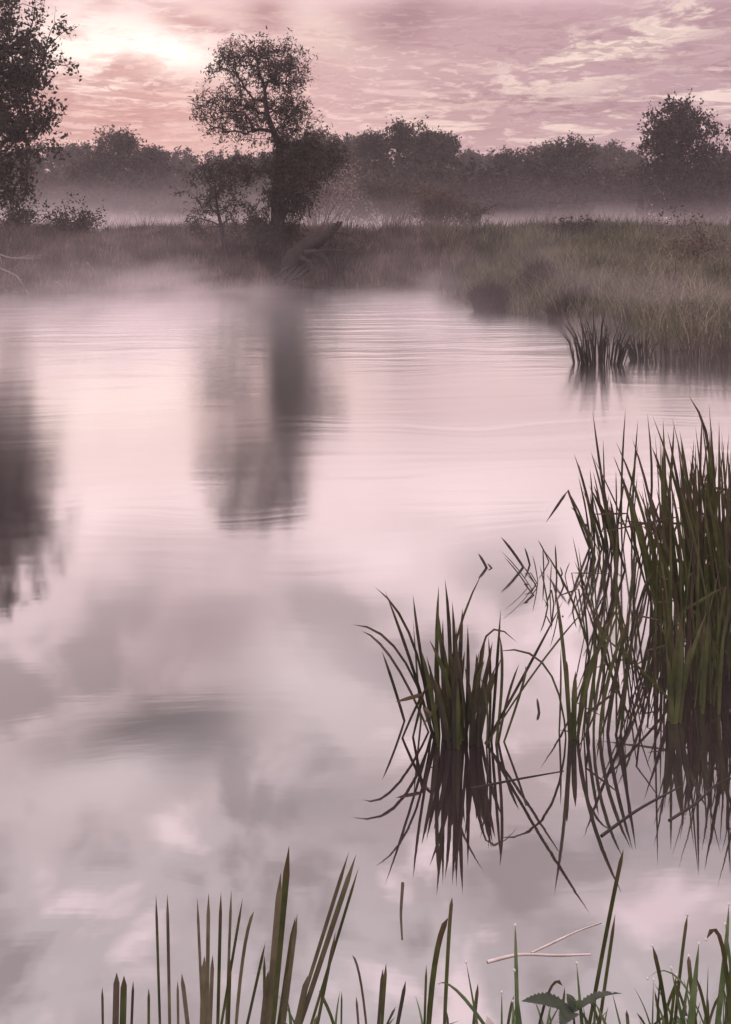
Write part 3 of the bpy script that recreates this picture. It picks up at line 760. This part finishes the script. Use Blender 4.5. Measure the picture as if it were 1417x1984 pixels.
def rand_blades(t, n, cx, cy, rx, ry, hr, lean, w, seed, mats=('reed', 'reed', 'reed_dark', 'reed_brown'), tend=(0, 0), kinks=.06):
    """blades rooted in an ellipse on the water given in world metres"""
    rng = np.random.RandomState(seed)
    for i in range(n):
        a = rng.rand() * 6.283; r = math.sqrt(rng.rand()); ox, oy = math.cos(a) * r, math.sin(a) * r
        b = np.array((cx + ox * rx, cy + oy * ry, -.05)); h = rng.uniform(*hr) * (1 - .18 * r)
        l = np.array((ox * lean * .6 + rng.randn() * lean * .45 + tend[0], oy * lean * .35 + rng.randn() * lean * .35 + tend[1]))
        bend = rng.uniform(.3, 1.0)
        tip = b + np.array((l[0] * h, l[1] * h, h)); m = b + np.array((l[0] * h * .5 * (1 - bend * .6), l[1] * h * .5 * (1 - bend * .6), h * .56))
        if rng.rand() < kinks:
            q = rng.uniform(.45, .8); k = b + (tip - b) * q; e = k + np.array((rng.uniform(-1, 1) * h * .4, rng.uniform(-.3, .1) * h, rng.uniform(-.35, .1) * h))
            P = np.concatenate((b + (k - b) * np.linspace(0, 1, 5)[:, None], k + (e - k) * np.linspace(.2, 1, 4)[:, None]))
        else: P = bez(b, m, tip, 8)
        v, f = blade_mesh(P, rng.uniform(*w), rng); part('blade', v, f, M[mats[rng.randint(len(mats))]], t, True)

# central clump
rng = np.random.RandomState(5)
t = thing('reed_clump', 'dark reed clump in the water at the centre, nearest to open water', 'reeds', on_water(895, 1432))
for base, mid, tip, dD, w in (
    ((842, 1418), (800, 1290), (746, 1145), -.05, .020), ((848, 1420), (818, 1280), (800, 1152), -.03, .022), ((838, 1420), (800, 1240), (726, 1137), .05, .015),
    ((852, 1424), (846, 1280), (850, 1135), 0, .022), ((866, 1420), (872, 1270), (862, 1122), .03, .024), ((880, 1428), (882, 1300), (876, 1165), -.05, .024),
    ((886, 1430), (890, 1300), (896, 1178), -.1, .026), ((874, 1430), (860, 1300), (846, 1165), -.08, .022), ((900, 1432), (906, 1340), (906, 1210), -.05, .022),
    ((890, 1434), (870, 1330), (832, 1240), -.1, .024), ((910, 1440), (916, 1350), (928, 1262), .05, .02), ((884, 1436), (884, 1350), (884, 1215), -.12, .026),
    ((862, 1432), (858, 1320), (858, 1200), -.1, .022), ((906, 1440), (896, 1330), (880, 1240), -.1, .024), ((918, 1440), (926, 1380), (922, 1295), 0, .02),
    ((950, 1436), (960, 1320), (970, 1180), .05, .018), ((958, 1440), (972, 1320), (968, 1230), -.06, .02), ((946, 1438), (950, 1330), (946, 1232), 0, .016),
    ((925, 1442), (1000, 1330), (1092, 1162), .12, .016), ((930, 1440), (1040, 1290), (1142, 1172), -.12, .018), ((962, 1440), (980, 1360), (1006, 1285), .05, .018),
    ((940, 1442), (944, 1370), (930, 1310), -.1, .016), ((930, 1436), (936, 1240), (1002, 1245), .05, .012), ((968, 1438), (1010, 1330), (1018, 1290), .05, .014),
    ((818, 1402), (812, 1350), (800, 1200), .1, .012), ((898, 1436), (888, 1330), (868, 1260), .0, .026), ((870, 1434), (850, 1360), (826, 1270), -.06, .022),
    ((914, 1440), (912, 1360), (900, 1290), -.06, .022), ((850, 1430), (838, 1350), (834, 1290), -.06, .020), ((868, 1420), (878, 1260), (937, 1104), .1, .015), ((878, 1432), (880, 1350), (872, 1290), -.06, .026)):
    px_blade(t, base, tip, mid, dD, w * .72, ('reed', 'reed_dark')[rng.rand() < .6], rng)
px_blade(t, (800, 1428), (766, 1360), (820, 1345), -.1, .016, 'reed_dark', rng, True)
px_blade(t, (790, 1398), (740, 1262), (765, 1330), .05, .014, 'reed_dark', rng)
px_blade(t, (770, 1430), (842, 1320), (815, 1346), .0, .012, 'reed_dark', rng)
px_blade(t, (845, 1420), (682, 1210), (775, 1262), .1, .012, 'reed_dark', rng)
px_blade(t, (840, 1420), (700, 1222), (765, 1280), .15, .011, 'reed_brown', rng)
px_blade(t, (916, 1366), (1090, 1494), (1000, 1425), -.12, .018, 'reed', rng)
c = on_water(885, 1432); rand_blades(t, 26, c[0], c[1], .11, .09, (.3, .55), .28, (.014, .024), 6, ('reed', 'reed_dark'))

# second clump, right of the centre
rng = np.random.RandomState(8)
t = thing('reed_clump', 'sparse arching reed clump between the central clump and the big stand', 'reeds', on_water(1130, 1430))
for base, mid, tip, dD, w in (
    ((1104, 1432), (1094, 1280), (1074, 1132), 0, .022), ((1108, 1436), (1100, 1330), (1098, 1280), 0, .014), ((1112, 1432), (1112, 1370), (1115, 1300), 0, .022),
    ((1116, 1434), (1146, 1290), (1204, 1164), -.05, .016), ((1120, 1430), (1136, 1300), (1188, 1225), .05, .012), ((1150, 1428), (1162, 1300), (1206, 1166), .06, .018),
    ((1162, 1428), (1176, 1320), (1222, 1188), .05, .016), ((1176, 1424), (1190, 1320), (1226, 1162), .08, .016), ((1188, 1424), (1210, 1330), (1232, 1190), .02, .014),
    ((1134, 1428), (1146, 1340), (1160, 1250), .05, .014), ((1082, 1420), (1086, 1340), (1086, 1255), .05, .012), ((1234, 1400), (1180, 1290), (1130, 1155), .05, .012),
    ((1130, 1432), (1136, 1350), (1140, 1290), 0, .012), ((1200, 1420), (1212, 1330), (1220, 1250), 0, .012), ((1098, 1430), (1060, 1290), (962, 1262), -.05, .010)):
    px_blade(t, base, tip, mid, dD, w, ('reed', 'reed', 'reed_dark')[rng.randint(3)], rng)
px_blade(t, (1142, 1436), (1206, 1330), (1135, 1384), .0, .010, 'reed_dark', rng, True)
px_blade(t, (1320, 1362), (1165, 1230), (1250, 1300), -.05, .012, 'reed', rng)

# lone broken blades in open water
def lone(label, items, seed):
    rng = np.random.RandomState(seed); t = thing('broken_reed', label, 'reed', on_water(*items[0][0]), 'broken reeds left of the big stand')
    for base, tip, w in items: px_blade(t, base, tip, None, .05, w, 'reed_dark', rng)
lone('pair of short broken reeds farthest left of the big stand', [((950, 1102), (926, 1072), .016), ((962, 1104), (944, 1092), .012)], 1)
lone('broken reed slanting left in open water beside the big stand', [((1024, 1100), (970, 1040), .016)], 2)
lone('thin broken reed tip just right of the long slanting one', [((1030, 1096), (1016, 1060), .012), ((1070, 1090), (1042, 1046), .009)], 3)
lone('short stub of reed standing alone between the two clumps', [((1047, 1385), (1040, 1352), .012)], 5)

# big stand at the right
STAND = [
    ('outer loose part of the big reed stand toward open water', 1200, 1080, .20, .35, 34, (.40, .85), .30, (.010, .019), (-.05, 0)),
    ('tall dense heart of the big reed stand at the right edge', 1365, 1190, .28, .55, 150, (.60, 1.20), .22, (.008, .016), (0, 0)),
    ('rightmost dense mass of the big reed stand cut by the edge', 1440, 1250, .28, .60, 150, (.75, 1.35), .19, (.008, .017), (0, 0)),
    ('thin scattered reeds between the arching clump and the big stand', 1190, 1270, .16, .45, 30, (.35, .75), .32, (.006, .011), (0, 0)),
    ('low bent reeds half sunk in open water left of the loose outer part', 1085, 1150, .17, .45, 20, (.10, .30), .7, (.006, .011), (-.1, 0)),
    ('front row of the big reed stand rising from bright water', 1350, 1340, .24, .16, 46, (.35, .95), .18, (.007, .015), (.03, 0)),
]
for i, (lab, x, y, rx, ry, n, hr, ln, w, tend) in enumerate(STAND):
    c = on_water(x, y); t = thing('reed_stand', lab, 'reeds', c, 'big reed stand at the right')
    rand_blades(t, n, c[0], c[1], rx, ry, hr, ln, w, 400 + i, ('reed', 'reed', 'reed', 'reed_dark', 'reed_brown') if i else ('reed_dark', 'reed', 'reed_dark'), tend, .18)
rng = np.random.RandomState(19)
t = thing('reed_clump', 'small tight reed clump at the foot of the big stand, broad blades', 'reeds', on_water(1305, 1400))
for base, mid, tip, dD, w in (((1296, 1398), (1306, 1300), (1324, 1182), .05, .024), ((1306, 1402), (1316, 1320), (1322, 1210), 0, .026), ((1314, 1400), (1322, 1330), (1340, 1240), .05, .02),
    ((1302, 1402), (1300, 1330), (1290, 1260), .0, .018), ((1318, 1398), (1330, 1300), (1372, 1180), .1, .016), ((1360, 1384), (1366, 1290), (1372, 1200), .05, .018), ((1392, 1384), (1396, 1300), (1402, 1220), 0, .018)):
    px_blade(t, base, tip, mid, dD, w, 'reed', rng)
t = thing('reed_clump', 'sparse tall reeds leaning left in front of the loose outer part', 'reeds', on_water(1190, 1062))
for base, mid, tip, dD, w in (((1192, 1062), (1170, 950), (1148, 796), 0, .02), ((1206, 1058), (1204, 940), (1212, 790), 0, .022), ((1170, 1064), (1146, 990), (1121, 898), 0, .016),
    ((1224, 1060), (1226, 960), (1236, 812), .05, .014), ((1180, 1064), (1166, 990), (1150, 940), 0, .016), ((1240, 1062), (1262, 960), (1254, 800), .1, .016), ((1150, 1066), (1128, 1010), (1105, 982), 0, .012),
    ((1280, 1080), (1296, 960), (1306, 820), .05, .018), ((1345, 1100), (1376, 900), (1334, 766), 0, .02), ((1300, 1100), (1290, 960), (1262, 865), 0, .02)):
    px_blade(t, base, tip, mid, dD, w, 'reed_dark', rng)

# leaning stems across the water in front of the stand
def stem_thing(name, label, cat, pts, r, mat, group=None):
    p = np.array(pts); t = thing(name, label, cat, p[0], group); n = len(p)
    ts = np.linspace(0, n - 1, n * 4); pp = np.stack([np.interp(ts, range(n), p[:, k]) for k in range(3)], -1)
    for _ in range(3): pp[1:-1] = (pp[:-2] + pp[1:-1] * 2 + pp[2:]) / 4
    part('stalk', *tube(pp, np.linspace(r, r * .45, len(pp)), 6), M[mat], t, True); return t
def float_pts(pts, z=.0005): return [on_water(a, b) + np.array((0, 0, z + .001 * (i % 2))) for i, (a, b) in enumerate(pts)]
stem_thing('floating_stalk', 'pale straw lying on the water, left end forked, near the bottom', 'straw', float_pts([(944, 1864), (975, 1856), (1010, 1848), (1080, 1852), (1145, 1849)]), .0045, 'straw')
stem_thing('floating_stalk', 'thin pale straw lying on the water slanting up right', 'straw', float_pts([(1030, 1846), (1075, 1825), (1118, 1804), (1165, 1788)]), .0028, 'straw')
stem_thing('floating_stalk', 'dark stalk lying on the water across the foot of the second clump', 'reed', float_pts([(912, 1528), (1000, 1510), (1092, 1494)]), .004, 'reed_far')
stem_thing('floating_stalk', 'long dark stalk lying on the water right of the second clump', 'reed', float_pts([(1165, 1620), (1235, 1568), (1318, 1524)]), .0055, 'reed_far')
stem_thing('floating_stalk', 'dark stalk lying on the water at the right edge', 'reed', float_pts([(1296, 1590), (1350, 1556), (1390, 1516), (1430, 1504)]), .005, 'reed_far')
stem_thing('floating_stalk', 'short dark stub of reed lying alone in the lower middle water', 'reed', float_pts([(780, 1712), (776, 1770), (779, 1820)]), .006, 'reed_brown')

# ------------------------------------------------------------------ plants of the near bank
def near_blade(t, bx, tip, mid=None, D=2.5, dD=.05, w=.018, mat='reed', rng=None, by=2060):
    a = at(bx, by, D); a[2] = max(a[2], -.1); b = at(tip[0], tip[1], D + dD); m = (a + b) / 2
    if mid: m = 2 * at(mid[0], mid[1], D + dD * .5) - (a + b) / 2
    v, f = blade_mesh(bez(a, m, b, 9), w, rng, .5 if mat == 'grass_near' else .13); return part('blade', v, f, M[mat], t, True), b

rng = np.random.RandomState(31)
def near_clump(label, blades, D=2.5, name='reed_clump', cat='reeds', mats=('reed', 'reed_dark', 'reed_brown'), x=None, dew=0):
    t = thing(name, label, cat, at(blades[0][0], 2070, D))
    for q, (bx, tip, mid, w) in enumerate(blades):
        o, e = near_blade(t, bx, tip, mid, D + rng.uniform(-.08, .08), rng.uniform(-.05, .1), w * .72, mats[rng.randint(len(mats))], rng)
        if q < dew:
            v, f = dew_v; part('dewdrop', v * .0042 + e, f, M['dew'], t, True)
def ico():
    g = (1 + 5 ** .5) / 2
    v = unit(np.array([(-1, g, 0), (1, g, 0), (-1, -g, 0), (1, -g, 0), (0, -1, g), (0, 1, g), (0, -1, -g), (0, 1, -g), (g, 0, -1), (g, 0, 1), (-g, 0, -1), (-g, 0, 1)], float))
    f = np.array([(0, 11, 5), (0, 5, 1), (0, 1, 7), (0, 7, 10), (0, 10, 11), (1, 5, 9), (5, 11, 4), (11, 10, 2), (10, 7, 6), (7, 1, 8), (3, 9, 4), (3, 4, 2), (3, 2, 6), (3, 6, 8), (3, 8, 9), (4, 9, 5), (2, 4, 11), (6, 2, 10), (8, 6, 7), (9, 8, 1)])
    return v, f
dew_v = ico()
m, nt, out = new_mat('dewdrop'); gl = nt.nodes.new('ShaderNodeBsdfPrincipled'); gl.inputs['Roughness'].default_value = .02; gl.inputs['Transmission Weight'].default_value = .6; gl.inputs['IOR'].default_value = 1.33
nt.links.new(gl.outputs[0], out.inputs[0]); M['dew'] = m

near_clump('short stubby reeds farthest left at the bottom edge', [(222, (226, 1884), None, .022), (236, (240, 1890), None, .024), (200, (198, 1912), None, .012), (252, (258, 1900), None, .010)])
near_clump('left of the two tall reed groups at the bottom edge', mats=('reed_pale', 'reed_pale', 'reed'), blades=[(312, (302, 1734), None, .012), (330, (324, 1732), None, .012), (400, (404, 1730), None, .013), (396, (382, 1740), None, .010), (420, (428, 1728), None, .012), (436, (448, 1724), None, .010),
    (372, (352, 1886), None, .022), (390, (396, 1852), None, .020), (404, (412, 1850), None, .018), (440, (446, 1858), None, .012), (452, (492, 1765), (470, 1860), .012), (462, (514, 1826), None, .010), (416, (470, 1740), None, .010), (346, (344, 1900), None, .012), (288, (288, 1914), None, .010)])
near_clump('right of the two tall reed groups at the bottom, with a leaning sheaf', mats=('reed_pale', 'reed_pale', 'reed'), blades=[(520, (560, 1638), None, .026), (512, (544, 1690), None, .024), (530, (572, 1776), None, .020), (540, (576, 1770), None, .014), (556, (690, 1655), None, .018), (548, (676, 1650), None, .014), (580, (695, 1680), None, .010),
    (600, (650, 1806), None, .014), (512, (512, 1850), None, .010), (560, (596, 1890), None, .022), (500, (520, 1880), None, .020), (540, (556, 1880), None, .016)])
near_clump('thin brown stalk with a pale tip left of the nettle', [(716, (682, 1850), (700, 1910), .010)], mats=('reed_brown',))
near_clump('small reed tuft between the leaning sheaf and the crossing pair', [(728, (742, 1876), None, .016), (734, (748, 1866), None, .012), (756, (786, 1900), None, .014), (700, (690, 1930), None, .012), (660, (662, 1920), None, .008)])
near_clump('crossing pair of tall reeds left of the nettle', [(826, (868, 1778), (842, 1870), .020), (858, (876, 1738), (868, 1840), .016), (820, (826, 1870), None, .009), (910, (926, 1905), None, .014), (872, (866, 1960), None, .010)], mats=('reed',))
near_clump('tall slanting reed pair right of the nettle', [(1128, (1208, 1645), (1178, 1790), .014), (1150, (1192, 1770), None, .012)], mats=('reed',))
near_clump('broken bent reed above the nettle', [(1082, (1094, 1912), None, .014), (1030, (1090, 1910), (1062, 1925), .012)], mats=('reed_dark',))
near_clump('fine bright green grass with dew beside the nettle', [(1004, (998, 1792), (1000, 1880), .016), (985, (850, 1905), (900, 1935), .012), (938, (903, 1864), None, .010), (972, (972, 1922), None, .009), (1016, (996, 1880), None, .014), (1134, (1117, 1866), None, .013), (1220, (1186, 1923), None, .010), (996, (994, 1940), None, .018), (1146, (1130, 1950), None, .010), (1240, (1210, 1960), None, .008)],
           2.4, 'grass_tuft', 'grass', ('grass_near',), dew=8)
near_clump('lush grass tuft with dew in the lower right corner', [(1300, (1264, 1832), (1285, 1930), .014), (1300, (1332, 1772), (1318, 1880), .012), (1330, (1354, 1828), None, .022), (1356, (1334, 1852), (1340, 1920), .014), (1380, (1412, 1752), (1402, 1880), .018), (1340, (1300, 1875), None, .012),
    (1290, (1310, 1890), None, .010), (1262, (1266, 1898), None, .008), (1390, (1254, 1896), (1320, 1902), .007), (1420, (1368, 1820), (1400, 1836), .014), (1420, (1330, 1972), None, .016), (1440, (1405, 1790), None, .018), (1366, (1372, 1870), None, .012), (1310, (1336, 1880), None, .016), (1280, (1238, 1975), None, .010), (1400, (1420, 1850), None, .020), (1350, (1312, 1940), None, .012)],
           2.4, 'grass_tuft', 'grass', ('grass_near', 'grass_near', 'reed'), dew=12)

# fine grass fringe along the near edge
for lab, x0, x1, n, sd_ in (('fringe of thin grass in the lower right corner', 1240, 1430, 34, 71), ('thin grass sprigs around the nettle at the bottom edge', 960, 1230, 16, 72), ('thin grass sprigs at the bottom edge left of the crossing pair', 560, 830, 12, 73)):
    r_ = np.random.RandomState(sd_); t = thing('grass_tuft', lab, 'grass', at((x0 + x1) / 2, 2070, 2.45))
    for q in range(n):
        bx = r_.uniform(x0, x1); tx = bx + r_.randn() * 35; ty = r_.uniform(1875, 1975) if sd_ == 71 else r_.uniform(1915, 1980)
        near_blade(t, bx, (tx, ty), (bx + (tx - bx) * .3, (2050 + ty) / 2), r_.uniform(2.35, 2.6), r_.uniform(-.06, .08), r_.uniform(.004, .009), ('grass_near', 'grass_near', 'reed')[r_.randint(3)], r_)

# nettle: stem and serrated leaves
t = thing('nettle_plant', 'dark serrated-leaf nettle shoot at the bottom edge', 'nettle', at(1115, 2060, 2.35))
part('stem', *tube(np.array([at(1116, 2075, 2.35), at(1114, 2000, 2.35), at(1110, 1955, 2.35)]), [.004, .0035, .002], 6), M['nettle'], t, True)
def nettle_leaf(base, tip, wid, sag, tilt):
    n = 27; u = np.linspace(0, 1, n); P = base + (tip - base) * u[:, None]; P[:, 2] += sag * np.sin(u * np.pi)
    d = unit((tip - base)[None])[0]; s = unit(np.cross(d, (0, -.35 * tilt, 1.0))[None])[0]
    w = wid * np.sin(np.pi * u ** .75) ** .9; w = w * (1 + .30 * (np.arange(n) % 2)) * .5
    nn = np.cross(s, d)
    L = P - s * w[:, None] + nn * w[:, None] * .35; R = P + s * w[:, None] + nn * w[:, None] * .35
    v = np.stack((L, P, R), 1).reshape(-1, 3); i = np.arange(n - 1)[:, None] * 3
    part('leaf', v, np.concatenate((i + [[0, 1, 4, 3]], i + [[1, 2, 5, 4]])), M['nettle'], t)
cN = at(1112, 1962, 2.35)
nettle_leaf(cN, at(1010, 1940, 2.28), .030, .012, 1); nettle_leaf(cN, at(1206, 1925, 2.38), .030, .012, -1)
nettle_leaf(cN, at(1085, 1992, 2.2), .036, .01, 1); nettle_leaf(cN, at(1150, 1946, 2.5), .03, .01, -1); nettle_leaf(cN + np.array((0, 0, .004)), at(1098, 1925, 2.37), .02, .004, 1)
part('white_petal', at(948, 1985, 2.35) + np.array([(-.012, 0, -.006), (0, .006, -.01), (.012, 0, .002), (.004, -.004, .014), (-.006, -.002, .022)]), [[0, 1, 2], [0, 2, 3], [0, 3, 4]], M['petal'], None, False, None, 'tiny white petal at the bottom edge left of the bright grass', 'petal')

# ------------------------------------------------------------------ air: haze and ground mist
def box(name, x0, x1, y0, y1, z0, z1, mat):
    v = [(x, y, z) for z in (z0, z1) for y in (y0, y1) for x in (x0, x1)]
    return part(name, v, [[0, 2, 3, 1], [4, 5, 7, 6], [0, 1, 5, 4], [2, 6, 7, 3], [0, 4, 6, 2], [1, 3, 7, 5]], mat, None, False, 'stuff')

def vol_mat(name, color, dens, aniso=.2):
    m, nt, out = new_mat(name); v = nt.nodes.new('ShaderNodeVolumePrincipled')
    v.inputs['Color'].default_value = (*color, 1); v.inputs['Anisotropy'].default_value = aniso
    if dens is None: return m, nt, out, v
    v.inputs['Density'].default_value = dens; nt.links.new(v.outputs[0], out.inputs['Volume']); return m

h = box('haze', -430, 430, -40, 430, -1.8, 14.5, vol_mat('haze', (.96, .86, .88), .0013, .3))
h['label'] = 'thin pink morning haze filling the whole air'; h['category'] = 'haze'

def mist(name, label, x0, x1, y0, y1, z0, z1, dens, zb, fall, seed, nscale, lo, hi, edge, left=False):
    m, nt, out, v = vol_mat(name, (.985, .885, .905), None, .25)
    p = pos(); x, y, z = sep(p)
    zz = z - zb if left else z - sstep(x, 2.2, 6.0, 0.0, .25)
    d = S._m(math.e, 'POWER', zz * (-1.0 / fall))
    d = S._m(d, 'MINIMUM', 1.4)
    n = noise(comb(x * nscale[0] + seed, y * nscale[1], z * nscale[2]), 1.0, 3.0, .55)
    d = d * sstep(n, lo, hi, .12, 1.0) * sstep(y, y0, y0 + edge, 0.0, 1.0) * sstep(y, y1, y1 - 2.0) * sstep(z, z1, z1 - fall * .8)
    d = d * dens
    if not left:
        gx = lambda c0, w0: S._m(math.e, 'POWER', ((x - c0) * (x - c0)) * (-1.0 / w0 ** 2))
        d = d * (1.0 - gx(-1.3, 1.8) * .85) * (1.0 - gx(2.9, .9) * .55) * (gx(-4.6, 1.8) * 1.2 + gx(4.2, 1.8) * .2 + .8)
    if left: d = d * sstep(x, 24.0, -8.0, .5, 1.5)
    nt.links.new(d.s, v.inputs['Density']); nt.links.new(v.outputs[0], out.inputs['Volume'])
    m.cycles.volume_step_rate = 1.0
    o = box(name, x0, x1, y0, y1, z0, z1, m); o['label'] = label; o['category'] = 'mist'
    return o
mist('river_mist', 'low wisps of mist drifting over the far river and bank foot', -22, 22, 10.5, 33, .01, 2.4, 0.14, 0.0, .55, 3.0, (.38, .19, 1.3), .42, .62, 9)
mist('meadow_mist', 'bright flat mist bank lying over the meadow before the wood', -70, 70, 35.5, 128, 1.0, 5.5, .11, 1.4, .65, 9.0, (.06, .05, .5), .3, .65, 6, True)
